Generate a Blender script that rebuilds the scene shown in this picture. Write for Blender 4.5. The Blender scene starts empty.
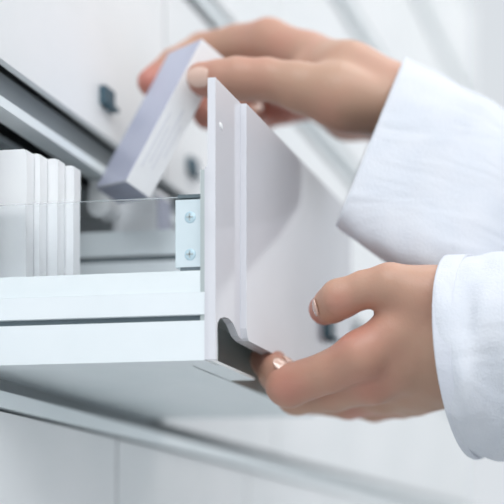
import bpy, bmesh, math, random
import numpy as np
from mathutils import Vector, Matrix

C = bpy.context.scene.collection
sc = bpy.context.scene
random.seed(4)

# ------------------------------------------------------------------ camera
CH = 1.05                                   # camera height above the floor
F, PX, PY = 1000.0, 586.0, 575.0            # focal length and principal point (pixels)
YAW = math.atan(0.114)
RV = Vector((math.cos(YAW), math.sin(YAW), 0))
FV = Vector((-math.sin(YAW), math.cos(YAW), 0))
UV = Vector((0, 0, 1))
ORG = Vector((0, 0, CH))

def cv(a, b, c):                            # right, up, forward -> world direction
    return RV * a + UV * b + FV * c

def W(px, py, d):
    return ORG + cv((px - PX) / F * d, (PY - py) / F * d, d)

def x_at(px, Y):                            # world x of an image column on the plane y = Y
    r = (px - PX) / F; c, s = RV.x, RV.y
    return Y * (r * c - s) / (c + r * s)
def y_at(px, X):
    r = (px - PX) / F; c, s = RV.x, RV.y
    return X * (c + r * s) / (r * c - s)
def z_at(py, X, Y):
    return (PY - py) / F * (-X * RV.y + Y * RV.x)

cam_d = bpy.data.cameras.new('camera')
cam = bpy.data.objects.new('camera', cam_d)
C.objects.link(cam)
cam.location = ORG
cam.rotation_euler = (math.pi / 2, 0, YAW)
cam_d.sensor_width = 36
cam_d.lens = F * 36 / 504
cam_d.shift_x = (252 - PX) / 504
cam_d.shift_y = (PY - 252) / 504
cam_d.clip_start = 0.01
cam_d.dof.use_dof = True
cam_d.dof.focus_distance = 0.415
cam_d.dof.aperture_fstop = 4.2
sc.camera = cam

# ------------------------------------------------------------------ world and light
sc.view_settings.view_transform = 'Standard'
sc.view_settings.look = 'None'
sc.view_settings.gamma = 1
sc.view_settings.exposure = -0.62
wd = bpy.data.worlds.new('world'); sc.world = wd
wd.use_nodes = True
bg = wd.node_tree.nodes['Background']
bg.inputs[0].default_value = (0.90, 0.95, 1.0, 1)
bg.inputs[1].default_value = 1.22

def area(name, loc, target, size, power, col):
    l = bpy.data.lights.new(name, 'AREA'); l.shape = 'RECTANGLE'
    l.size, l.size_y = size; l.energy = power; l.color = col
    o = bpy.data.objects.new(name, l); C.objects.link(o)
    o.location = loc
    o.rotation_euler = (Vector(target) - Vector(loc)).to_track_quat('-Z', 'Y').to_euler()
    return o
area('ceiling_or_fill_light', (0.35, 1.0, 2.62), (0.1, 0.8, 0), (1.2, 1.2), 17, (1.0, 0.98, 0.95))
area('ceiling_or_fill_light', (-0.2, -1.1, 2.62), (-0.2, 0.5, 1.15), (1.4, 1.0), 38, (0.95, 0.98, 1.0))  # added frontal fill from behind the camera, brightens the drawer side and cartons
area('ceiling_or_fill_light', (1.0, -0.35, 2.62), (-0.2, 0.45, 1.15), (1.2, 1.0), 20, (0.97, 0.98, 1.0))  # added fill from the right, lifts the dim drawer front
area('window_daylight', (0.9, 2.9, 1.75), (-0.2, 0.4, 1.15), (1.8, 1.3), 5, (0.93, 0.97, 1.0))

# ------------------------------------------------------------------ materials
def mat(name, col, rough=0.5, metal=0.0, **kw):
    m = bpy.data.materials.new(name); m.use_nodes = True
    nt = m.node_tree; b = nt.nodes['Principled BSDF']
    b.inputs['Base Color'].default_value = (*col, 1)
    b.inputs['Roughness'].default_value = rough
    b.inputs['Metallic'].default_value = metal
    for k, v in kw.items():
        b.inputs[k.replace('_', ' ')].default_value = v
    return m

def noise_mat(name, c1, c2, scale, rough=0.5, metal=0.0, bump=0.0, bscale=None, **kw):
    m = mat(name, c1, rough, metal, **kw)
    nt = m.node_tree; b = nt.nodes['Principled BSDF']
    tc = nt.nodes.new('ShaderNodeTexCoord')
    n = nt.nodes.new('ShaderNodeTexNoise'); n.inputs['Scale'].default_value = scale
    n.inputs['Detail'].default_value = 4
    r = nt.nodes.new('ShaderNodeValToRGB')
    r.color_ramp.elements[0].position = 0.35; r.color_ramp.elements[1].position = 0.65
    r.color_ramp.elements[0].color = (*c1, 1); r.color_ramp.elements[1].color = (*c2, 1)
    nt.links.new(tc.outputs['Object'], n.inputs['Vector'])
    nt.links.new(n.outputs['Fac'], r.inputs['Fac'])
    nt.links.new(r.outputs['Color'], b.inputs['Base Color'])
    if bump:
        n2 = nt.nodes.new('ShaderNodeTexNoise'); n2.inputs['Scale'].default_value = bscale or scale
        n2.inputs['Detail'].default_value = 3
        bp = nt.nodes.new('ShaderNodeBump'); bp.inputs['Strength'].default_value = bump
        bp.inputs['Distance'].default_value = 0.001
        nt.links.new(tc.outputs['Object'], n2.inputs['Vector'])
        nt.links.new(n2.outputs['Fac'], bp.inputs['Height'])
        nt.links.new(bp.outputs['Normal'], b.inputs['Normal'])
    return m

M = {}
M['lacquer'] = noise_mat('white_lacquer', (0.70, 0.70, 0.74), (0.72, 0.72, 0.76), 30, 0.12, Coat_Weight=0.6, Coat_Roughness=0.03)
M['front'] = noise_mat('drawer_front_white', (0.80, 0.82, 0.83), (0.84, 0.85, 0.86), 20, 0.5)
M['rail'] = noise_mat('rail_metal', (0.80, 0.86, 0.88), (0.84, 0.89, 0.91), 40, 0.35, 0.05)
M['side'] = noise_mat('painted_drawer_side', (0.80, 0.85, 0.875), (0.83, 0.875, 0.90), 30, 0.35)
M['zinc'] = noise_mat('zinc_sheet', (0.46, 0.52, 0.52), (0.53, 0.58, 0.58), 25, 0.35, 0.4)
M['dark'] = noise_mat('dark_groove', (0.10, 0.14, 0.16), (0.13, 0.17, 0.19), 30, 0.5)
M['carcass'] = noise_mat('grey_carcass', (0.36, 0.40, 0.42), (0.40, 0.44, 0.46), 12, 0.5)
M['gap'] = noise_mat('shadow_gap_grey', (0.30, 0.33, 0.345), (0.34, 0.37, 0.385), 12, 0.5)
M['lock'] = noise_mat('dark_blue_plastic', (0.03, 0.07, 0.10), (0.05, 0.10, 0.13), 60, 0.35)
M['screw'] = noise_mat('screw_metal', (0.50, 0.66, 0.74), (0.56, 0.71, 0.78), 300, 0.5, 0.3)
M['bracket'] = noise_mat('bracket_paint', (0.66, 0.76, 0.80), (0.70, 0.79, 0.83), 60, 0.35, 0.1)
M['carton'] = noise_mat('white_carton', (0.88, 0.89, 0.91), (0.91, 0.92, 0.93), 40, 0.45)
M['carton_grey'] = noise_mat('lilac_carton', (0.44, 0.46, 0.58), (0.47, 0.49, 0.61), 40, 0.4)
M['print'] = mat('grey_print', (0.74, 0.75, 0.80), 0.5)
M['cloth'] = noise_mat('white_cotton', (0.70, 0.73, 0.79), (0.74, 0.76, 0.81), 60, 0.85, bump=0.35, bscale=900, Sheen_Weight=0.2)
M['seam'] = noise_mat('cotton_hem', (0.70, 0.72, 0.79), (0.73, 0.75, 0.81), 60, 0.85, bump=0.3, bscale=900)
M['trousers'] = noise_mat('grey_trousers', (0.16, 0.18, 0.22), (0.2, 0.22, 0.26), 30, 0.9)
M['hair'] = noise_mat('brown_hair', (0.05, 0.025, 0.012), (0.09, 0.05, 0.025), 90, 0.5)
M['shoe'] = noise_mat('white_shoe', (0.7, 0.7, 0.7), (0.75, 0.75, 0.75), 30, 0.5)
M['nail'] = mat('fingernail', (0.70, 0.47, 0.38), 0.12, Coat_Weight=1.0, Coat_Roughness=0.05)
M['floor'] = noise_mat('floor_vinyl', (0.58, 0.60, 0.60), (0.63, 0.65, 0.65), 3, 0.35)
M['wall'] = noise_mat('wall_paint', (0.80, 0.82, 0.82), (0.83, 0.85, 0.85), 2, 0.8)
M['ceil'] = noise_mat('ceiling_paint', (0.85, 0.85, 0.85), (0.88, 0.88, 0.88), 2, 0.9)
M['eye'] = mat('eye_white', (0.8, 0.8, 0.8), 0.2)
M['iris'] = mat('iris_brown', (0.08, 0.04, 0.02), 0.2)
M['lip'] = mat('lip', (0.55, 0.22, 0.2), 0.4)

def acrylic():
    m = bpy.data.materials.new('clear_acrylic'); m.use_nodes = True
    b = m.node_tree.nodes['Principled BSDF']
    b.inputs['Base Color'].default_value = (0.97, 0.99, 1.0, 1)
    b.inputs['Roughness'].default_value = 0.01
    b.inputs['IOR'].default_value = 1.3
    b.inputs['Transmission Weight'].default_value = 1.0
    return m
M['acrylic'] = acrylic()

def translucent(m, fac):
    nt = m.node_tree; b = nt.nodes['Principled BSDF']; out = nt.nodes['Material Output']
    t = nt.nodes.new('ShaderNodeBsdfTranslucent'); t.inputs['Color'].default_value = (0.86, 0.88, 0.93, 1)
    mx = nt.nodes.new('ShaderNodeMixShader'); mx.inputs[0].default_value = fac
    nt.links.new(b.outputs[0], mx.inputs[1]); nt.links.new(t.outputs[0], mx.inputs[2])
    nt.links.new(mx.outputs[0], out.inputs['Surface'])
def folds(m, scale, dist, strength):
    nt = m.node_tree; b = nt.nodes['Principled BSDF']
    tc = nt.nodes.new('ShaderNodeTexCoord'); mp = nt.nodes.new('ShaderNodeMapping')
    mp.inputs['Scale'].default_value = (0.55, 1.0, 1.5); mp.inputs['Rotation'].default_value = (0, 0.5, 0)
    n = nt.nodes.new('ShaderNodeTexNoise'); n.inputs['Scale'].default_value = scale
    n.inputs['Detail'].default_value = 2; n.inputs['Distortion'].default_value = 0.8
    bp = nt.nodes.new('ShaderNodeBump'); bp.inputs['Strength'].default_value = strength; bp.inputs['Distance'].default_value = dist
    prev = b.inputs['Normal'].links[0].from_node
    nt.links.new(tc.outputs['Object'], mp.inputs['Vector']); nt.links.new(mp.outputs['Vector'], n.inputs['Vector'])
    nt.links.new(n.outputs['Fac'], bp.inputs['Height']); nt.links.new(prev.outputs['Normal'], bp.inputs['Normal'])
    nt.links.new(bp.outputs['Normal'], b.inputs['Normal'])
folds(M['cloth'], 30, 0.006, 0.45); folds(M['seam'], 30, 0.006, 0.45)
translucent(M['cloth'], 0.15); translucent(M['seam'], 0.15)

def skin():
    m = mat('skin', (0.62, 0.36, 0.25), 0.46)
    nt = m.node_tree; b = nt.nodes['Principled BSDF']
    b.inputs['Subsurface Weight'].default_value = 0.12
    b.inputs['Subsurface Radius'].default_value = (1.0, 0.35, 0.2)
    b.inputs['Subsurface Scale'].default_value = 0.004
    tc = nt.nodes.new('ShaderNodeTexCoord')
    n = nt.nodes.new('ShaderNodeTexNoise'); n.inputs['Scale'].default_value = 28; n.inputs['Detail'].default_value = 3
    r = nt.nodes.new('ShaderNodeValToRGB')
    r.color_ramp.elements[0].position = 0.38; r.color_ramp.elements[1].position = 0.66
    r.color_ramp.elements[0].color = (0.47, 0.285, 0.20, 1); r.color_ramp.elements[1].color = (0.50, 0.265, 0.19, 1)
    at = nt.nodes.new('ShaderNodeAttribute'); at.attribute_name = 'flush'
    mx = nt.nodes.new('ShaderNodeMix'); mx.data_type = 'RGBA'
    mx.inputs['B'].default_value = (0.52, 0.185, 0.145, 1)
    nt.links.new(tc.outputs['Object'], n.inputs['Vector'])
    nt.links.new(n.outputs['Fac'], r.inputs['Fac'])
    nt.links.new(r.outputs['Color'], mx.inputs['A'])
    nt.links.new(at.outputs['Fac'], mx.inputs['Factor'])
    nt.links.new(mx.outputs['Result'], b.inputs['Base Color'])
    n2 = nt.nodes.new('ShaderNodeTexNoise'); n2.inputs['Scale'].default_value = 700; n2.inputs['Detail'].default_value = 2
    bp = nt.nodes.new('ShaderNodeBump'); bp.inputs['Strength'].default_value = 0.25; bp.inputs['Distance'].default_value = 0.0004
    nt.links.new(tc.outputs['Object'], n2.inputs['Vector'])
    nt.links.new(n2.outputs['Fac'], bp.inputs['Height'])
    nt.links.new(bp.outputs['Normal'], b.inputs['Normal'])
    return m
M['skin'] = skin()

# ------------------------------------------------------------------ mesh helpers
def link(name, me, material, parent=None, smooth=False):
    me.materials.append(material)
    o = bpy.data.objects.new(name, me); C.objects.link(o)
    if parent:
        o.parent = parent
        o.matrix_parent_inverse = parent.matrix_world.inverted() if False else Matrix.Translation(-parent.location)
    if smooth:
        for p in me.polygons: p.use_smooth = True
    return o

def bm_obj(name, bm, material, parent=None, smooth=False, bevel=0, seg=2):
    if bevel:
        bmesh.ops.bevel(bm, geom=[e for e in bm.edges if len(e.link_faces) == 2 and e.calc_face_angle(0) > 0.5],
                        offset=bevel, segments=seg, profile=0.6, affect='EDGES', clamp_overlap=True)
    bmesh.ops.recalc_face_normals(bm, faces=bm.faces)
    me = bpy.data.meshes.new(name); bm.to_mesh(me); bm.free()
    return link(name, me, material, parent, smooth)

def add_box(bm, x0, x1, y0, y1, z0, z1):
    v = [bm.verts.new((x, y, z)) for z in (z0, z1) for y in (y0, y1) for x in (x0, x1)]
    for f in ((0, 2, 3, 1), (4, 5, 7, 6), (0, 1, 5, 4), (2, 6, 7, 3), (0, 4, 6, 2), (1, 3, 7, 5)):
        bm.faces.new([v[i] for i in f])

def box(name, m, x0, x1, y0, y1, z0, z1, parent=None, bevel=0.0, seg=2, rel=True):
    bm = bmesh.new(); dz = CH if rel else 0
    add_box(bm, x0, x1, y0, y1, z0 + dz, z1 + dz)
    return bm_obj(name, bm, m, parent, bevel=bevel, seg=seg)

def prism_x(bm, poly, x0, x1):               # polygon in (y, z), extruded along x
    a = [bm.verts.new((x0, y, z + CH)) for y, z in poly]
    b = [bm.verts.new((x1, y, z + CH)) for y, z in poly]
    bm.faces.new(a); bm.faces.new(b[::-1]); n = len(poly)
    for i in range(n): bm.faces.new((a[i], a[(i + 1) % n], b[(i + 1) % n], b[i]))

def prism_y(bm, poly, y0, y1):               # polygon in (x, z), extruded along y
    a = [bm.verts.new((x, y0, z + CH)) for x, z in poly]
    b = [bm.verts.new((x, y1, z + CH)) for x, z in poly]
    bm.faces.new(a); bm.faces.new(b[::-1]); n = len(poly)
    for i in range(n): bm.faces.new((a[i], a[(i + 1) % n], b[(i + 1) % n], b[i]))

def empty(name, loc, label=None, cat=None, group=None):
    o = bpy.data.objects.new(name, None); C.objects.link(o); o.location = loc
    o.empty_display_size = 0.02
    if label: tag(o, label, cat, group)
    return o

def tag(o, label, cat, group=None):
    o['label'] = label; o['category'] = cat
    if group: o['group'] = group

def struct(o):
    o['kind'] = 'structure'; return o

# ------------------------------------------------------------------ room
FZ = -CH
struct(box('floor', M['floor'], -1.3, 3.2, -2.0, 3.2, FZ - 0.1, FZ))
struct(box('ceiling', M['ceil'], -1.3, 3.2, -2.0, 3.2, 2.15, 2.25))
struct(box('wall_left', M['wall'], -1.4, -1.3, -2.0, 3.2, FZ, 2.15))
# rear wall with a big window opening
bm = bmesh.new()
for (x0, x1, z0, z1) in ((-1.4, -1.1, 0, 3.2), (-1.1, 3.2, 0, 0.9), (-1.1, 3.2, 3.1, 3.2), (2.2, 3.2, 0.9, 3.1)):
    add_box(bm, x0, x1, 3.2, 3.32, z0, z1)
struct(bm_obj('wall_rear', bm, M['wall']))
bm = bmesh.new()
for x in (-1.1, -0.02, 1.07, 2.15): add_box(bm, x, x + 0.05, 3.23, 3.28, 0.951, 3.049)
for z in (0.9, 3.05): add_box(bm, -1.1, 2.2, 3.23, 3.28, z, z + 0.05)
struct(bm_obj('window_1', bm, M['wall']))

# ------------------------------------------------------------------ cabinet
XC = -0.2975
ZB, ZH, PITCH = 0.085, 0.113, 0.1345
Y0, CW = 0.380, 0.149
cab = empty('drawer_cabinet', (-0.6, 0.5, 0), 'tall white pharmacy cabinet filling the background with closed drawer fronts', 'cabinet')
XB = -0.95
YA, YE = Y0 - 4 * CW, Y0 + 6 * CW
ZT = ZB + 8 * PITCH - 0.02
ZBOT = ZB - 5 * PITCH
XF = XC - 0.005                              # carcass face just behind the fronts
bm = bmesh.new()
add_box(bm, XB - 0.02, XB, YA, YE, 0, CH + ZT)
add_box(bm, XB, XF, YA - 0.02, YA, 0, CH + ZT)
add_box(bm, XB, XC, YE, YE + 0.02, 0, CH + ZT)
add_box(bm, XB, XC, YA, YE, CH + ZT, CH + ZT + 0.02)
add_box(bm, XB, XF - 0.03, YA, YE, 0, CH + ZBOT - 0.02)
bm_obj('body', bm, M['front'], cab)
bm = bmesh.new()
for k in range(-3, 6):
    y = Y0 + k * CW
    add_box(bm, XB + 0.002, XF - 0.012, y - 0.0045, y + 0.0005, CH + ZBOT, CH + ZT - 0.002)
bm_obj('partition', bm, M['carcass'], cab)
# horizontal rails between the rows, with a rounded lip
rows = list(range(-5, 8))
for r in rows:
    zt = ZB + r * PITCH
    top, bot = zt - 0.0065, zt - 0.0135
    if r == 1:
        top, bot = 0.2040, 0.1995
    bm = bmesh.new()
    add_box(bm, XC - 0.009, XC + 0.002, YA, YE, CH + bot, CH + top)
    bm_obj('cross_rail', bm, M['rail'], cab, bevel=0.0018, seg=3)
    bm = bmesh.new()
    add_box(bm, XC - 0.013, XC - 0.010, YA, YE - 0.001, CH + top + 0.0003, CH + top + 0.0185)  # grey sheet across the open gap, its tone stands in for shade
    bm_obj('gap_shade_strip', bm, M['gap'], cab)
    bm = bmesh.new()
    add_box(bm, XB + 0.002, XC - 0.022, YA, YE - 0.002, CH + bot + 0.001, CH + bot + 0.003)
    bm_obj('shelf', bm, M['carcass'], cab)

front_me = lock_me = None
def closed_drawer(y, z, h, w):
    global front_me, lock_me
    if front_me is None:
        bm = bmesh.new(); add_box(bm, -0.004, 0, 0.0008, w - 0.0008, 0, h)
        o = bm_obj('drawer', bm, M['front'], bevel=0.0018, seg=3); front_me = o.data
        bpy.data.objects.remove(o)
        bm = bmesh.new()
        add_box(bm, 0, 0.0035, -0.0040, 0.0040, -0.0045, 0.0045)
        add_box(bm, 0.0, 0.0045, -0.0010, 0.0060, -0.0052, -0.0030)
        o = bm_obj('lock', bm, M['lock'], bevel=0.0003); lock_me = o.data
        bpy.data.objects.remove(o)
    d = bpy.data.objects.new('drawer', front_me); C.objects.link(d)
    d.location = (XC, y, CH + z) ; d.parent = cab; d.matrix_parent_inverse = Matrix.Translation(-cab.location)
    return d

def add_lock(d, y, z):
    l = bpy.data.objects.new('lock', lock_me); C.objects.link(l)
    l.parent = d; l.location = (0.0, y, z)

for r in rows:
    for k in range(-3 if r < 0 else -4, 6):
        if r == 0 and k == 0: continue       # the bay of the pulled out drawer
        off = -0.046 if r < 0 else 0.0
        z = ZB + r * PITCH
        if r >= 1: z += 0.0018
        if r == -1: z = ZB - PITCH + 0.0065
        d = closed_drawer(Y0 + k * CW + off, z, ZH, CW)
        if r == 1: add_lock(d, (y_at(190, XC) if k == 1 else y_at(104, XC) if k == 0 else Y0 + 0.1 + CW * k) - Y0 - CW * k, z_at(98, XC, y_at(104, XC)) - z)


# hanging runner bracket with a rounded end, in the open bay
bm = bmesh.new()
p = W(99, 205, 0.502)
n = 14
poly = []
w = 0.006
for i in range(n + 1):
    a = math.pi + math.pi * i / n
    poly.append((p.x + w * math.cos(a), p.z - CH + w * math.sin(a)))
poly += [(p.x + w * 0.8, 0.1985), (p.x - w * 0.8, 0.1985)]
prism_y(bm, poly, p.y, p.y + 0.008)
bm_obj('runner_bracket', bm, M['front'], cab, bevel=0.0012)

# ------------------------------------------------------------------ open drawer
drw = empty('open_drawer', (-0.26, 0.45, CH + ZB), 'open white drawer pulled out of the cabinet with a clear acrylic side', 'drawer')
XI = -0.1965                                 # inner face of the front panel
XM = XI + 0.0045                              # outer face of the base sheet
XR = XM + 0.0026                              # outer face of the raised cover
YN, YF = 0.3795, 0.529
ZL, ZU = 0.0860, 0.1985
# base panel with the grip cut-out along its lower edge
def YP(px): return y_at(px, XM)
def ZP(px, py): return z_at(py, XM, y_at(px, XM))
def base_panel():
    bm = bmesh.new()
    cut = [(YP(217), ZL)] + [(YP(a), ZP(a, b)) for a, b in
           ((217, 330), (217.6, 323), (220, 318.5), (224, 317), (229, 318.5), (233, 323), (236, 330), (238.5, 336), (243, 341), (248, 344))]
    cut += [(0.50, ZP(248, 344)), (0.507, 0.094), (0.508, ZL)]
    poly = [(YN, ZL)] + cut + [(YF, ZL), (YF, ZU), (YN, ZU)]
    prism_x(bm, poly, XI + 0.0012, XM)
    return bm
bp = bm_obj('front_panel', base_panel(), M['lacquer'], drw, bevel=0.0007, seg=3)
box('backing_sheet', M['lacquer'], XI - 0.0006, XI + 0.0012, YN + 0.001, YF - 0.001, 0.1085, ZU - 0.035, drw, bevel=0.0003)
box('backing_sheet', M['lacquer'], XI - 0.0006, XI + 0.0012, YN + 0.001, YP(216.5), ZL + 0.0003, 0.1085, drw)
# grip scoop behind the cut-out: a dished metal pocket
bm = bmesh.new()
XP = XI - 0.0125
add_box(bm, XP, XP + 0.0006, 0.3925, 0.5085, ZL + 0.0006 + CH, 0.1085 + CH)
add_box(bm, XP, XI + 0.0012, 0.3925, 0.5085, 0.1079 + CH, 0.1085 + CH)
add_box(bm, XP, XI + 0.0012, 0.5080, 0.5085, ZL + 0.0006 + CH, 0.1085 + CH)
add_box(bm, XP, XI - 0.0006, 0.3920, 0.3925, ZL + 0.0006 + CH, 0.1085 + CH)
bm_obj('grip_recess', bm, M['zinc'], drw)
# raised outer cover
bm = bmesh.new()
yr = y_at(240.5, XM)
ZC = z_at(340, XR, y_at(247, XR))
poly = [(yr, ZU - 0.0003), (YF, ZU - 0.0003), (YF, ZC), (yr + 0.0025, ZC), (yr + 0.0012, ZC + 0.0010), (yr, ZC + 0.0048)]
prism_x(bm, poly, XM - 0.0002, XR)
bm_obj('raised_cover', bm, M['lacquer'], drw, bevel=0.0010, seg=4)
# small raised white oval on the strip
q = Vector((XM, y_at(221, XM), CH + z_at(126, XM, y_at(221, XM))))
bm = bmesh.new()
bmesh.ops.create_uvsphere(bm, u_segments=16, v_segments=10, radius=1)
for v in bm.verts: v.co = Vector((q.x + v.co.x * 0.0005, q.y + v.co.y * 0.0014, q.z + v.co.z * 0.0012 - v.co.y * 0.0004))
bm_obj('white_oval', bm, M['carton'], drw, smooth=True)
# lock on the drawer front
l = bpy.data.objects.new('lock', lock_me); C.objects.link(l); l.parent = drw
l.matrix_parent_inverse = Matrix.Translation(-drw.location)
l.location = (XR, 0.492, CH + 0.125)
# near side: painted profile with groove and top rail
XL = -0.52
yn = YN + 0.001
xa = x_at(100, yn)
def ZN(py): return z_at(py, xa, yn)
z0_, z1_, z2_, z3_ = ZN(323.5), ZN(317.5), ZN(295.5), ZN(273.5)
box('side_panel', M['side'], XL, XI - 0.0006, yn, yn + 0.010, ZL, z0_, drw, bevel=0.0004)
box('side_groove', M['dark'], XL, XI - 0.0006, yn + 0.0016, yn + 0.009, z0_, z1_, drw)
box('side_rail', M['side'], XL, XI - 0.0006, yn - 0.0002, yn + 0.010, z1_, z2_, drw, bevel=0.0005)
box('top_rail', M['rail'], XL, XI - 0.0006, yn + 0.0006, yn + 0.010, z2_ + 0.0003, z3_, drw, bevel=0.0008)
# clear side screen
ax1x = x_at(176, yn + 0.0075)
box('acrylic_screen', M['acrylic'], XL, ax1x + 0.002, yn + 0.0075, yn + 0.0090, z3_ - 0.0005, z_at(200.5, x_at(100, yn + 0.0075), yn + 0.0075), drw, bevel=0.0002)
# corner bracket with two screws
b0 = Vector((x_at(175.5, yn + 0.003), 0, 0))
zb0, zb1 = z_at(267, x_at(190, yn + 0.003), yn + 0.003), z_at(199.5, x_at(190, yn + 0.003), yn + 0.003)
br = box('corner_bracket', M['bracket'], b0.x, XI - 0.0030, yn + 0.0030, yn + 0.0070, zb0, zb1, drw, bevel=0.0009, seg=3)
box('bracket_cap', M['dark'], b0.x + 0.001, XI - 0.0012, yn + 0.0028, yn + 0.0110, zb1 + 0.0006, zb1 + 0.0020, drw, bevel=0.0004)
box('bracket_flange', M['zinc'], XI - 0.0026, XI - 0.0006, yn + 0.0004, yn + 0.012, ZL + 0.002, 0.1625, drw, bevel=0.0003)
box('bracket_foot', M['dark'], b0.x + 0.002, XI - 0.0026, yn + 0.0032, yn + 0.0068, zb0 - 0.0014, zb0, drw)
for zz in (z_at(214.5, x_at(190, yn), yn), z_at(252, x_at(190, yn), yn)):
    bm = bmesh.new()
    r_ = 0.0024
    cx = (b0.x + XI - 0.003) / 2 + 0.0005; cy = yn + 0.0030
    bmesh.ops.create_uvsphere(bm, u_segments=24, v_segments=12, radius=1)
    for v in bm.verts: v.co = Vector((cx + v.co.x * r_, cy + v.co.y * 0.0005, CH + zz + v.co.z * r_))
    s = bm_obj('screw', bm, M['screw'], br, smooth=True)
    s.matrix_parent_inverse = br.matrix_world.inverted(); s.parent = br
    s.matrix_parent_inverse = Matrix.Identity(4)
    bm = bmesh.new()
    add_box(bm, cx - 0.0014, cx + 0.0014, cy - 0.0006, cy, CH + zz - 0.00028, CH + zz + 0.00028)
    add_box(bm, cx - 0.00028, cx + 0.00028, cy - 0.0006, cy, CH + zz - 0.0014, CH + zz + 0.0014)
    s2 = bm_obj('screw_slot', bm, M['zinc'], br); s2.matrix_parent_inverse = Matrix.Identity(4)
# floor and far side of the drawer
box('bottom_lip', M['rail'], XP - 0.0002, XI, yn + 0.001, y_at(255, XI), ZL + 0.0006, ZL + 0.0018, drw)
box('drawer_bottom', M['rail'], XL, XP - 0.0002, yn + 0.001, YF - 0.002, ZL + 0.0008, ZL + 0.0025, drw)
yf = YF - 0.016
box('far_side_panel', M['side'], XL, XP - 0.0002, yf, yf + 0.009, ZL + 0.0025, 0.1120, drw, bevel=0.0004)
box('far_side_rail', M['rail'], XL, XI - 0.0006, yf - 0.001, yf + 0.009, 0.1120, 0.1190, drw, bevel=0.0008)
# lengthwise divider standing in the middle of the drawer
yd = 0.466
zd = z_at(232, x_at(125, yd), yd)
box('divider', M['side'], XL, XP - 0.0002, yd, yd + 0.004, ZL + 0.0025, zd - 0.0150, drw)
box('divider_groove', M['dark'], XL, XI - 0.0010, yd + 0.0006, yd + 0.0036, zd - 0.0150, zd - 0.0122, drw)
box('divider_rail', M['rail'], XL, XI - 0.0010, yd - 0.0008, yd + 0.005, zd - 0.0122, zd, drw, bevel=0.0008)
# drawer's back wall
box('back_panel', M['side'], XL, XL + 0.004, yn + 0.0105, yf - 0.001, ZL + 0.0025, 0.14, drw)

# ------------------------------------------------------------------ packs standing in the drawer
def cam_box(name, O, e1, e2, e3, m, parent, bevel=0.0006):
    bm = bmesh.new()
    vs = []
    for c in (0, 1):
        for b in (0, 1):
            for a in (0, 1): vs.append(bm.verts.new(O + e1 * a + e2 * b + e3 * c))
    for f in ((0, 2, 3, 1), (4, 5, 7, 6), (0, 1, 5, 4), (2, 6, 7, 3), (0, 4, 6, 2), (1, 3, 7, 5)):
        bm.faces.new([vs[i] for i in f])
    return bm_obj(name, bm, m, parent, bevel=bevel)

pack_spec = [(26.5, 148.5, 0.4085, 'frontmost and tallest white carton standing in the open drawer behind the acrylic'),
             (40, 153, 0.4135, 'second white carton from the front, in the drawer row'),
             (58, 158, 0.4185, 'third white carton from the front, in the drawer row'),
             (74, 165, 0.4240, 'rearmost white carton of the drawer row, beside the gap')]
for i, (px, py, d, lab) in enumerate(pack_spec):
    y0 = 0.3925 + 0.0052 * i
    x1 = x_at(px, y0); zt = z_at(py, x1, y0)
    t = 0.0047
    e = empty('medicine_carton', (x1 - 0.03, y0 + t / 2, CH + ZL + 0.0027), lab, 'carton', 'white cartons standing in the drawer')
    box('carton_body', M['carton'], x1 - 0.062, x1, y0, y0 + t, ZL + 0.0027, zt - 0.0006, e, bevel=0.0008, seg=2)
    box('carton_flap', M['carton'], x1 - 0.061, x1 - 0.0014, y0 + 0.0004, y0 + t - 0.0004, zt - 0.0006, zt, e, bevel=0.0002)
# small carton lying further back
ys = 0.486
p = Vector((x_at(141, ys), ys, CH + z_at(208, x_at(141, ys), ys)))
e = empty('medicine_carton', (p.x, p.y, CH + ZL + 0.0027), 'small pale carton deep in the open drawer, directly below the held medicine box', 'carton')
box('carton_body', M['carton'], p.x - 0.0115, p.x + 0.012, p.y - 0.006, p.y + 0.008, ZL + 0.0027, p.z + 0.0075 - CH, e, bevel=0.0006)
box('carton_flap', M['carton_grey'], p.x + 0.0122, p.x + 0.0126, p.y - 0.005, p.y + 0.007, ZL + 0.0130, p.z + 0.004 - CH, e)

# ------------------------------------------------------------------ the held box
E1 = cv(0.3814, 0.9108, 0.1581); E2 = cv(0.5947, -0.3727, 0.7123); E3 = cv(-0.7077, 0.1777, 0.6838)
PB = W(126, 181, 0.46)
L1, L2, L3 = 0.0791, 0.0122, 0.0370
hb = empty('medicine_box', PB, 'tilted white medicine box with a shaded lilac side held between thumb and fingers', 'box')
cam_box('carton_body', PB, E1 * L1, E2 * L2, E3 * L3, M['carton'], hb, 0.0004)
g = E3 * 0.0005
cam_box('shaded_face', PB + E3 * 0.0004 - E2 * 0.0002 + E1 * 0.0004, E1 * (L1 - 0.0008), E2 * 0.0003, E3 * (L3 - 0.0008), M['carton_grey'], hb, 0)  # lilac-grey face, the shade on it is put into the carton colour
cam_box('end_flap', PB + E3 * 0.0004 - E1 * 0.0003 + E2 * 0.0004, E1 * 0.0004, E2 * (L2 - 0.0008), E3 * (L3 - 0.0008), M['carton_grey'], hb, 0)
for k, (a, b) in enumerate(((0.010, 0.040), (0.014, 0.034), (0.012, 0.045), (0.020, 0.038))):
    cam_box('print_line', PB + E1 * a + E2 * (0.0025 + 0.0022 * k) - E3 * 0.00015, E1 * (b - a), E2 * 0.0006, E3 * 0.0002, M['print'], hb, 0)

# ------------------------------------------------------------------ body from a distance field
def smin(a, b, k):
    h = np.maximum(k - np.abs(a - b), 0.0) / k
    return np.minimum(a, b) - h * h * h * k / 6.0

def cone_d(P, a, ra, b, rb):
    ba = b - a; L2_ = float(ba @ ba) + 1e-12
    t = np.clip(((P - a) @ ba) / L2_, 0, 1)
    q = P - a - t[:, None] * ba
    return np.sqrt((q * q).sum(1)) - (ra + (rb - ra) * t)

def ell_d(P, c, ax, r):
    q = np.stack([((P - c) @ ax[i]) / r[i] for i in range(3)], 1)
    k = np.sqrt((q * q).sum(1))
    return (k - 1) * min(r) * 1.0

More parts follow.
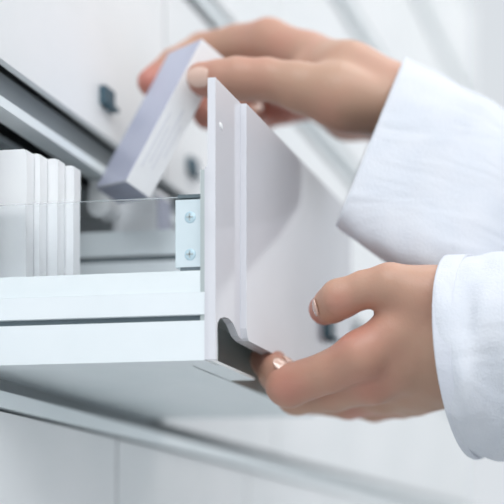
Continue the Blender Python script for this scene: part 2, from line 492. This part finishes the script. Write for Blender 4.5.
def surface_net(fn, lo, hi, h):
    lo = np.array(lo); n = np.ceil((np.array(hi) - lo) / h).astype(int) + 1
    gx = [lo[i] + h * np.arange(n[i]) for i in range(3)]
    D = np.empty(n)
    Yg, Zg = np.meshgrid(gx[1], gx[2], indexing='ij')
    CHN = 24
    for i in range(0, n[0], CHN):
        xs = gx[0][i:i + CHN]
        X = np.repeat(xs, Yg.size)
        P = np.stack([X, np.tile(Yg.ravel(), len(xs)), np.tile(Zg.ravel(), len(xs))], 1)
        D[i:i + len(xs)] = fn(P).reshape(len(xs), n[1], n[2])
    ins = D < 0
    cs = n - 1
    acc = np.zeros((*cs, 3)); cnt = np.zeros(cs)
    corners = [(a, b, c) for a in (0, 1) for b in (0, 1) for c in (0, 1)]
    def sl(o): return tuple(slice(o[i], o[i] + cs[i]) for i in range(3))
    for o in corners:
        for ax in range(3):
            if o[ax]: continue
            o2 = list(o); o2[ax] = 1
            d0, d1 = D[sl(o)], D[sl(o2)]
            m = (d0 < 0) != (d1 < 0)
            t = np.where(m, d0 / np.where(m, d0 - d1, 1), 0)
            for i in range(3):
                acc[..., i] += m * (o[i] + (t if i == ax else 0))
            cnt += m
    act = cnt > 0
    idx = -np.ones(cs, int); idx[act] = np.arange(act.sum())
    cell = np.argwhere(act)
    V = lo + h * (cell + acc[act] / cnt[act][:, None])
    faces = []
    for ax in range(3):
        u, v = (ax + 1) % 3, (ax + 2) % 3
        s0 = [slice(1, cs[i]) for i in range(3)]; s0[ax] = slice(0, cs[ax])
        s1 = list(s0); s1[ax] = slice(1, cs[ax] + 1)
        A, B = ins[tuple(s0)], ins[tuple(s1)]
        m = A != B
        p = np.argwhere(m); flip = A[m]
        for i in range(3):
            if i != ax: p[:, i] += 1
        def gidx(du, dv):
            q = p.copy(); q[:, u] -= du; q[:, v] -= dv
            return idx[q[:, 0], q[:, 1], q[:, 2]]
        a, b, c, d = gidx(1, 1), gidx(0, 1), gidx(0, 0), gidx(1, 0)
        f = np.where(flip[:, None], np.stack([a, b, c, d], 1), np.stack([d, c, b, a], 1))
        faces.append(f)
    Fc = np.concatenate(faces)
    Fc = Fc[(Fc >= 0).all(1)]
    return V, Fc

def npv(v): return np.array(v[:])

def chain(pts, mm=True):
    """pts: (px, py, depth, radius mm) -> list of capsules in world space"""
    q = [(npv(W(a, b, c)), r / 1000.0) for a, b, c, r in pts]
    return [(q[i][0], q[i][1], q[i + 1][0], q[i + 1][1]) for i in range(len(q) - 1)]

def chain_sdf(P, caps, k):
    d = None
    for a, ra, b, rb in caps:
        e = cone_d(P, a, ra, b, rb)
        d = e if d is None else smin(d, e, k)
    return d

def hand_fn(palm, fingers, kp=0.010, kf=0.0015, kj=0.007, dents=()):
    pc = [c for ch in palm for c in chain(ch)]
    fc = [chain(ch) for ch in fingers]
    dn = [(npv(W(a, b, c)), r / 1000) for a, b, c, r in dents]
    def fn(P):
        d = chain_sdf(P, pc, kp)
        g = None
        for c in fc:
            e = chain_sdf(P, c, 0.003)
            g = e if g is None else smin(g, e, kf)
        d = smin(d, g, kj)
        return d
    pts = [c[0] for c in pc] + [c[2] for c in pc] + [x for c in fc for q in c for x in (q[0], q[2])]
    pts = np.array(pts)
    return fn, pts.min(0) - 0.024, pts.max(0) + 0.024

# lower (left) hand, px / py / depth / radius mm
L_palm = [
    [(520, 340, .440, 24), (455, 345, .438, 20)],
    [(455, 313, .432, 17.5), (436, 308, .430, 15), (402, 332, .428, 11), (362, 356, .425, 10.2)],
    [(455, 350, .436, 18), (436, 345, .436, 17), (405, 360, .436, 12.5), (372, 380, .440, 10.2)],
    [(455, 366, .444, 16), (432, 366, .446, 16), (408, 380, .452, 12), (384, 392, .458, 9.6)],
    [(455, 372, .452, 14), (430, 380, .456, 13), (414, 392, .464, 10), (402, 398, .474, 9)],
    [(440, 300, .428, 13.5), (414, 296, .424, 11.0), (391, 287, .420, 9.2)],
    [(416, 303, .430, 10), (404, 330, .432, 10)],
]
L_fing = [
    [(390, 287, .420, 9.2), (366, 289, .420, 7.4), (340, 299, .421, 7.9), (332, 305, .426, 7.2), (324, 310, .436, 6.5)],
    [(362, 356, .425, 10.2), (330, 372, .431, 8.7), (288, 386, .438, 9.2), (278, 374, .447, 8.2), (268, 361, .459, 7.4), (275, 360, .468, 6.8), (286, 367, .474, 6.2)],
    [(372, 380, .440, 10.2), (335, 391, .450, 8.9), (296, 396, .460, 8.6), (284, 374, .474, 7.4), (288, 362, .486, 6.8), (299, 366, .492, 6.0)],
    [(384, 392, .458, 9.6), (348, 401, .476, 8.6), (312, 398, .486, 7.6), (303, 380, .498, 6.6), (318, 374, .508, 6)],
    [(402, 398, .474, 9), (374, 406, .488, 7.6), (342, 402, .498, 6.6), (336, 386, .508, 6), (346, 380, .514, 5.5)],
]
# upper (right) hand
R_palm = [
    [(530, 190, .506, 21), (450, 150, .498, 14), (398, 104, .495, 16)],
    [(396, 101, .488, 16.5), (352, 82, .486, 17), (312, 62, .503, 12.5), (272, 44, .508, 11.4)],
    [(396, 106, .495, 16), (350, 92, .508, 17), (312, 72, .516, 12), (282, 62, .522, 10.5)],
    [(395, 110, .512, 15), (350, 104, .522, 13.5), (300, 86, .536, 10)],
    [(390, 114, .516, 13), (346, 114, .530, 12), (312, 100, .546, 9.5)],
    [(378, 106, .478, 12.5), (340, 98, .472, 14.0), (300, 88, .470, 10.8)],
    [(350, 90, .486, 14), (312, 80, .492, 10)],
]
R_fing = [
    [(300, 88, .470, 10.8), (270, 80, .4685, 9.2), (240, 79, .468, 9.2), (222, 80, .4675, 8.4), (204, 80, .4675, 7.6)],
    [(272, 44, .508, 11.4), (240, 45, .518, 9.4), (205, 52, .524, 9.0), (176, 66, .512, 7.8), (152, 84, .503, 6.8)],
    [(282, 62, .522, 10.5), (248, 74, .533, 9), (222, 84, .538, 8.4), (212, 100, .530, 7.4), (206, 116, .518, 6.6)],
    [(300, 86, .536, 10), (268, 92, .545, 8.6), (245, 100, .545, 8), (232, 108, .532, 7.2), (238, 116, .518, 6.6)],
    [(312, 100, .546, 9.5), (284, 108, .552, 8), (262, 115, .548, 7.2), (250, 118, .535, 6.6), (252, 116, .522, 6)],
]
parts = []; sdfs = []
for palm, fing in ((L_palm, L_fing), (R_palm, R_fing)):
    fn, lo, hi = hand_fn(palm, fing, kj=0.005 if palm is L_palm else 0.0045, kp=0.008)
    parts.append(surface_net(fn, lo, hi, 0.0012)); sdfs.append(fn)

# arms, head, neck and trunk (coarser; mostly under the coat, outside the frame)
def R_(a, b, c): return npv(ORG + cv(a, b, c))
hd = R_(0.385, 0.53, 0.67)
fwd = np.array(cv(-1, -0.25, -0.12).normalized()[:]); upv = np.array(cv(-0.25, 1, 0).normalized()[:])
upv = upv - fwd * (upv @ fwd); upv /= np.linalg.norm(upv)
sdv = np.cross(upv, fwd)
def H(f, u, s): return hd + fwd * f + upv * u + sdv * s
def body_fn(P):
    d = ell_d(P, H(-0.01, 0.02, 0), (fwd, upv, sdv), (0.092, 0.105, 0.075))
    d = smin(d, ell_d(P, H(0.028, -0.055, 0), (fwd, upv, sdv), (0.058, 0.062, 0.055)), 0.04)
    d = smin(d, cone_d(P, H(0.086, 0.012, 0), 0.007, H(0.102, -0.024, 0), 0.012), 0.012)
    for s in (-1, 1):
        d = smin(d, ell_d(P, H(-0.008, -0.005, s * 0.077), (fwd, upv, sdv), (0.018, 0.03, 0.008)), 0.008)
        d = np.maximum(d, -cone_d(P, H(0.094, 0.010, s * 0.030), 0.011, H(0.096, 0.010, s * 0.034), 0.011))
    d = smin(d, cone_d(P, H(-0.03, -0.06, 0), 0.052, R_(0.42, 0.34, 0.67), 0.06), 0.03)
    d = smin(d, cone_d(P, R_(0.42, 0.32, 0.58), 0.05, R_(0.42, 0.32, 0.78), 0.05), 0.05)
    d = smin(d, cone_d(P, R_(0.42, 0.25, 0.67), 0.11, R_(0.42, -0.1, 0.67), 0.12), 0.06)
    for a, b, c, r in (((0.41, 0.30, 0.53), (0.21, 0.080, 0.45), (0.0, 0.097, 0.440), .036),
                       ((0.41, 0.30, 0.83), (0.15, 0.120, 0.60), (-0.024, 0.188, 0.508), .036)):
        d = smin(d, cone_d(P, R_(*a), 0.036, R_(*b), 0.030), 0.02)
        d = smin(d, cone_d(P, R_(*b), 0.030, R_(*c), 0.024), 0.02)
    for y, s in ((0.60, -1), (0.76, 1)):
        d = smin(d, cone_d(P, R_(0.42, -0.14, y), 0.085, R_(0.40, -0.56, y + 0.01), 0.055), 0.05)
        d = smin(d, cone_d(P, R_(0.40, -0.56, y + 0.01), 0.055, R_(0.44, -0.95, y), 0.035), 0.03)
    return d
lo = R_(0.42, 0, 0.67) - np.array([0.62, 0.36, 0.99]); hi = R_(0.42, 0, 0.67) + np.array([0.2, 0.36, 0.68])
parts.append(surface_net(body_fn, lo, hi, 0.008))

vs, fs, off = [], [], 0
for V, Fc in parts:
    vs.append(V); fs.append(Fc + off); off += len(V)
V = np.concatenate(vs); Fc = np.concatenate(fs)
per = empty('person', ORG + cv(0.42, -CH, 0.67), 'person in a white lab coat reaching in from the right with both hands', 'person')
me = bpy.data.meshes.new('body')
me.from_pydata(V.tolist(), [], Fc.tolist()); me.update()
# pinker skin over knuckles and fingertips
fl = np.zeros(len(V))
for a, b, c, r, s in ((354, 335, .42, .012, .40), (287, 388, .43, .011, .6), (368, 388, .43, .013, .5), (321, 312, .436, .010, .7), (337, 305, .412, .008, .4),
                      (270, 362, .45, .012, .6), (360, 418, .47, .010, .6),
                      (152, 84, .50, .013, 1.0), (274, 44, .49, .012, .3), (204, 84, .465, .010, .6), (240, 110, .53, .02, .8), (290, 110, .54, .03, .8), (205, 115, .52, .014, 1.0), (340, 125, .51, .02, .5)):
    w_ = np.linalg.norm(V - npv(W(a, b, c)), axis=1)
    fl = np.maximum(fl, s * np.exp(-(w_ / r) ** 2))
at = me.attributes.new('flush', 'FLOAT', 'POINT'); at.data.foreach_set('value', fl.astype(np.float32))
body = link('body', me, M['skin'], per, smooth=True)

# nails: curved plates lying on the fingertip
def nail(c, along, out, L, Wd, R, th=0.0006, name='fingernail'):
    along = along.normalized(); out = (out - along * out.dot(along)).normalized(); side = along.cross(out)
    bm = bmesh.new(); nu, nv = 12, 12; grid = []
    for layer in (0, 1):
        g_ = []
        for i in range(nu + 1):
            row = []
            for j in range(nv + 1):
                u = i / nu * 2 - 1; v = j / nv * 2 - 1
                uu = u * math.sqrt(max(0, 1 - v * v / 2)); vv = v * math.sqrt(max(0, 1 - u * u / 2))
                ang = vv * Wd / R
                hgt = R * math.cos(ang) - R - 0.0006 * uu * uu
                row.append(bm.verts.new(c + along * (uu * L) + side * (R * math.sin(ang)) + out * (hgt + (th if layer else 0))))
            g_.append(row)
        grid.append(g_)
    for layer in (0, 1):
        for i in range(nu):
            for j in range(nv):
                q_ = [grid[layer][i][j], grid[layer][i + 1][j], grid[layer][i + 1][j + 1], grid[layer][i][j + 1]]
                bm.faces.new(q_ if layer else q_[::-1])
    for i in range(nu):
        for j in (0, nv):
            bm.faces.new((grid[0][i][j], grid[0][i + 1][j], grid[1][i + 1][j], grid[1][i][j]))
    for j in range(nv):
        for i in (0, nu):
            bm.faces.new((grid[0][i][j], grid[0][i][j + 1], grid[1][i][j + 1], grid[1][i][j]))
    o = bm_obj(name, bm, M['nail'], per, smooth=True)
    return o
def on_skin(fn, px, py, d0):
    """walk from the viewer side along a sight line until the skin is met; also returns the skin normal"""
    o = npv(ORG); dr = npv(W(px, py, d0)) - o; L_ = np.linalg.norm(dr); dr /= L_
    t = L_
    for _ in range(60):
        t += float(fn((o + dr * t)[None])[0])
    p = o + dr * t; e_ = 0.0004
    g = np.array([float(fn((p + e_ * np.eye(3)[i])[None])[0] - fn((p - e_ * np.eye(3)[i])[None])[0]) for i in range(3)])
    return Vector(p.tolist()), Vector((g / np.linalg.norm(g)).tolist())
def nail_px(fn, a, b, d0, L, Wd, R, lift=0.0002):
    p, nrm = on_skin(fn, a[0], a[1], d0)
    nail(p + nrm * lift, W(b[0], b[1], b[2]) - W(a[0], a[1], a[2]), nrm, L, Wd, R)
nail_px(sdfs[1], (199, 77, .4675), (187, 79, .4680), 0.44, 0.0058, 0.0046, 0.0078)      # right thumb
nail_px(sdfs[0], (314, 308, .433), (312, 317, .446), 0.40, 0.0044, 0.0038, 0.0062, -0.0001)      # left thumb
nail_px(sdfs[0], (282, 365, .464), (288, 370, .464), 0.40, 0.0042, 0.0032, 0.006)      # left index
nail_px(sdfs[0], (291, 361, .485), (297, 366, .485), 0.40, 0.0040, 0.0032, 0.006)      # left middle
nail_px(sdfs[1], (256, 108, .522), (264, 104, .522), 0.48, 0.0036, 0.0026, 0.006)       # right hand, under the thumb

# ------------------------------------------------------------------ coat
def hashn(x, y, s):
    return math.sin(x * 2.1 + s) * math.cos(y * 1.7 + s * 1.3) + 0.5 * math.sin(x * 4.3 - y * 2.2 + s * 2)

def sleeve(name, rings, amp, seed, m, thick=0.0009, nseg=72, parent=None, sub=6, sq=1.0):
    """rings: (centre, A, B) vectors; catmull interpolated"""
    bm = bmesh.new(); rows_ = []
    K = len(rings)
    samples = []
    for i in range(K - 1):
        n_ = sub
        for j in range(n_): samples.append(i + j / n_)
    samples.append(K - 1)
    def cr(a, b, c, d, t):
        return 0.5 * ((2 * b) + (c - a) * t + (2 * a - 5 * b + 4 * c - d) * t * t + (3 * b - a - 3 * c + d) * t ** 3)
    for si, s in enumerate(samples):
        i = min(int(s), K - 2); t = s - i
        g_ = [rings[max(0, i - 1)], rings[i], rings[i + 1], rings[min(K - 1, i + 2)]]
        c, A, B = [cr(g_[0][k], g_[1][k], g_[2][k], g_[3][k], t) for k in range(3)]
        row = []
        for q_ in range(nseg):
            th = 2 * math.pi * q_ / nseg
            w_ = amp * min(1.0, 0.25 + s * 0.8) * hashn(th * 1.5, s * 2.6, seed) * 0.5
            w_ += amp * 0.3 * math.sin(th * 5 + s * 3 + seed) * min(1, s)
            f_ = 1 + w_
            cth, sth = math.cos(th), math.sin(th)
            cth = math.copysign(abs(cth) ** sq, cth); sth = math.copysign(abs(sth) ** sq, sth)
            row.append(bm.verts.new(c + A * (cth * f_) + B * (sth * f_)))
        rows_.append(row)
    for i in range(len(rows_) - 1):
        for j in range(nseg):
            bm.faces.new((rows_[i][j], rows_[i][(j + 1) % nseg], rows_[i + 1][(j + 1) % nseg], rows_[i + 1][j]))
    bmesh.ops.recalc_face_normals(bm, faces=bm.faces)
    me = bpy.data.meshes.new(name); bm.to_mesh(me); bm.free()
    o = link(name, me, m, parent, smooth=True)
    md = o.modifiers.new('thickness', 'SOLIDIFY'); md.thickness = thick; md.offset = 0
    return o

# left (lower) sleeve
cL = W(463, 357, .440)
AL = (W(450, 258, .440) - W(472, 457, .440)) * 0.5
BL = W(435, 352, .398) - cL
r0 = (cL, AL, BL)
r1 = (W(486, 357, .442), cv(0, .0445, 0), W(462, 354, .396) - W(486, 357, .442))
r2 = (W(520, 357, .443), cv(0, .0445, 0), cv(-.006, 0, -.044))
r3 = (W(580, 358, .446), cv(0, .047, 0), cv(0, 0, -.046))
r4 = (ORG + cv(.10, .092, .448), cv(.0, .054, 0), cv(0, 0, -.054))
r5 = (ORG + cv(.19, .086, .452), cv(.02, .060, 0), cv(0, 0, -.060))
r6 = (ORG + cv(.275, .135, .465), cv(.055, -.035, 0) * -1.0, cv(0, 0, -.063))
r7 = (ORG + cv(.34, .235, .52), cv(.062, -.03, 0) * -1.0, cv(.0, 0, -.066))
r8 = (ORG + cv(.41, .315, .57), cv(.062, -.05, 0) * -1.0, cv(.0, .0, -.07))
sl1 = sleeve('coat_sleeve', [r0, r1, r2, r3, r4, r5, r6, r7, r8], 0.055, 1.3, M['cloth'], parent=per)
# turned hem band on the lower cuff
def band(name, ra, rb, grow, parent):
    A = (ra[0], ra[1] * grow, ra[2] * grow); B = (rb[0], rb[1] * grow, rb[2] * grow)
    mid = tuple((A[k] + B[k]) * 0.5 for k in range(3))
    return sleeve(name, [A, mid, B], 0.0, 0, M['seam'], 0.0010, parent=parent, sub=4)
def lerp(ra, rb, t): return tuple(ra[k] * (1 - t) + rb[k] * t for k in range(3))
band('cuff_hem', lerp(r0, r1, -0.01), lerp(r0, r1, 0.62), 1.006, per)

# right (upper) sleeve
cR = (W(404, 59, .502) + W(337, 223, .470)) * 0.5
AR = (W(404, 59, .502) - W(337, 223, .470)) * 0.5
def away(px, py, k): return (ORG - W(px, py, 0.5)).normalized() * k
BR = away(372, 142, .037)
q0 = (cR, AR, BR)
def rr(px, py, d, ax, ay, bz): return (W(px, py, d), (W(px + ax, py - ay, d + 0.014) - W(px, py, d)), away(px, py, bz))
q1 = rr(402, 158, .489, 34, 82, .040)
q2 = rr(440, 180, .494, 33, 86, .044)
q3 = rr(488, 210, .504, 32, 86, .048)
q4 = rr(560, 248, .530, 36, 90, .054)
q5 = (ORG + cv(.06, .145, .56), cv(.03, .054, 0), cv(0, 0, -.058))
q6 = (ORG + cv(.14, .128, .60), cv(.01, .062, .01), cv(.03, 0, -.060))
q7 = (ORG + cv(.235, .175, .68), cv(-.04, .045, .02), cv(.04, 0, -.055))
q8 = (ORG + cv(.33, .25, .76), cv(-.05, .045, .02), cv(.04, 0, -.06))
q9 = (ORG + cv(.41, .315, .80), cv(-.06, .05, .02), cv(.02, 0, -.07))
sleeve('coat_sleeve', [q0, q1, q2, q3, q4, q5, q6, q7, q8, q9], 0.026, 4.1, M['cloth'], parent=per, sq=0.5)

# coat trunk
def tr(a, b, c, wx, wy): return (ORG + cv(a, b, c), cv(wx, 0, 0), cv(0, 0, -wy))
sleeve('coat_trunk', [tr(.42, .385, .67, .055, .07), tr(.42, .36, .67, .10, .16), tr(.42, .30, .67, .125, .205), tr(.42, .15, .67, .135, .19),
                      tr(.42, -.05, .67, .135, .17), tr(.42, -.30, .67, .15, .20), tr(.42, -.50, .67, .16, .22)], 0.02, 2.0, M['cloth'], 0.002, parent=per)
for y in (0.60, 0.76):
    s_ = sleeve('trouser_leg', [tr(.42, -.25, y, .085, .078), tr(.41, -.55, y, .07, .07), tr(.44, -.98, y, .06, .06)], 0.03, y * 7, M['trousers'], 0.0015, parent=per)
    bm = bmesh.new(); bmesh.ops.create_uvsphere(bm, u_segments=20, v_segments=12, radius=1)
    for v in bm.verts:
        v.co = ORG + cv(.40 + v.co.x * 0.13, -CH + 0.0 + max(v.co.z + 0.35, 0) * 0.06, y + v.co.y * 0.045)
    bm_obj('shoe', bm, M['shoe'], per, smooth=True)
# hair, eyes, mouth
bm = bmesh.new(); bmesh.ops.create_uvsphere(bm, u_segments=40, v_segments=28, radius=1)
for v in bm.verts:
    f_, s__, u_ = v.co.x, v.co.y, v.co.z
    k = 0.0
    back = max(0, -f_)
    g_ = H(-0.022 + f_ * (0.092 if f_ < 0 else 0.088), 0.038 + u_ * (0.098 + 0.0 if u_ > 0 else 0.12 * (0.35 + 0.65 * back)), s__ * 0.084)
    v.co = Vector(g_.tolist())
bm_obj('hair', bm, M['hair'], per, smooth=True)
def ball(name, c, r, m, sq=(1, 1, 1)):
    bm = bmesh.new(); bmesh.ops.create_uvsphere(bm, u_segments=16, v_segments=10, radius=1)
    for v in bm.verts:
        v.co = Vector((c + fwd * v.co.x * r * sq[0] + sdv * v.co.y * r * sq[1] + upv * v.co.z * r * sq[2]).tolist())
    return bm_obj(name, bm, m, per, smooth=True)
for s in (-1, 1):
    ball('eye', H(0.077, 0.010, s * 0.031), 0.012, M['eye'])
    ball('iris', H(0.0855, 0.009, s * 0.031), 0.0055, M['iris'], (0.8, 1, 1))
ball('mouth', H(0.082, -0.056, 0), 0.022, M['lip'], (0.35, 1, 0.3))
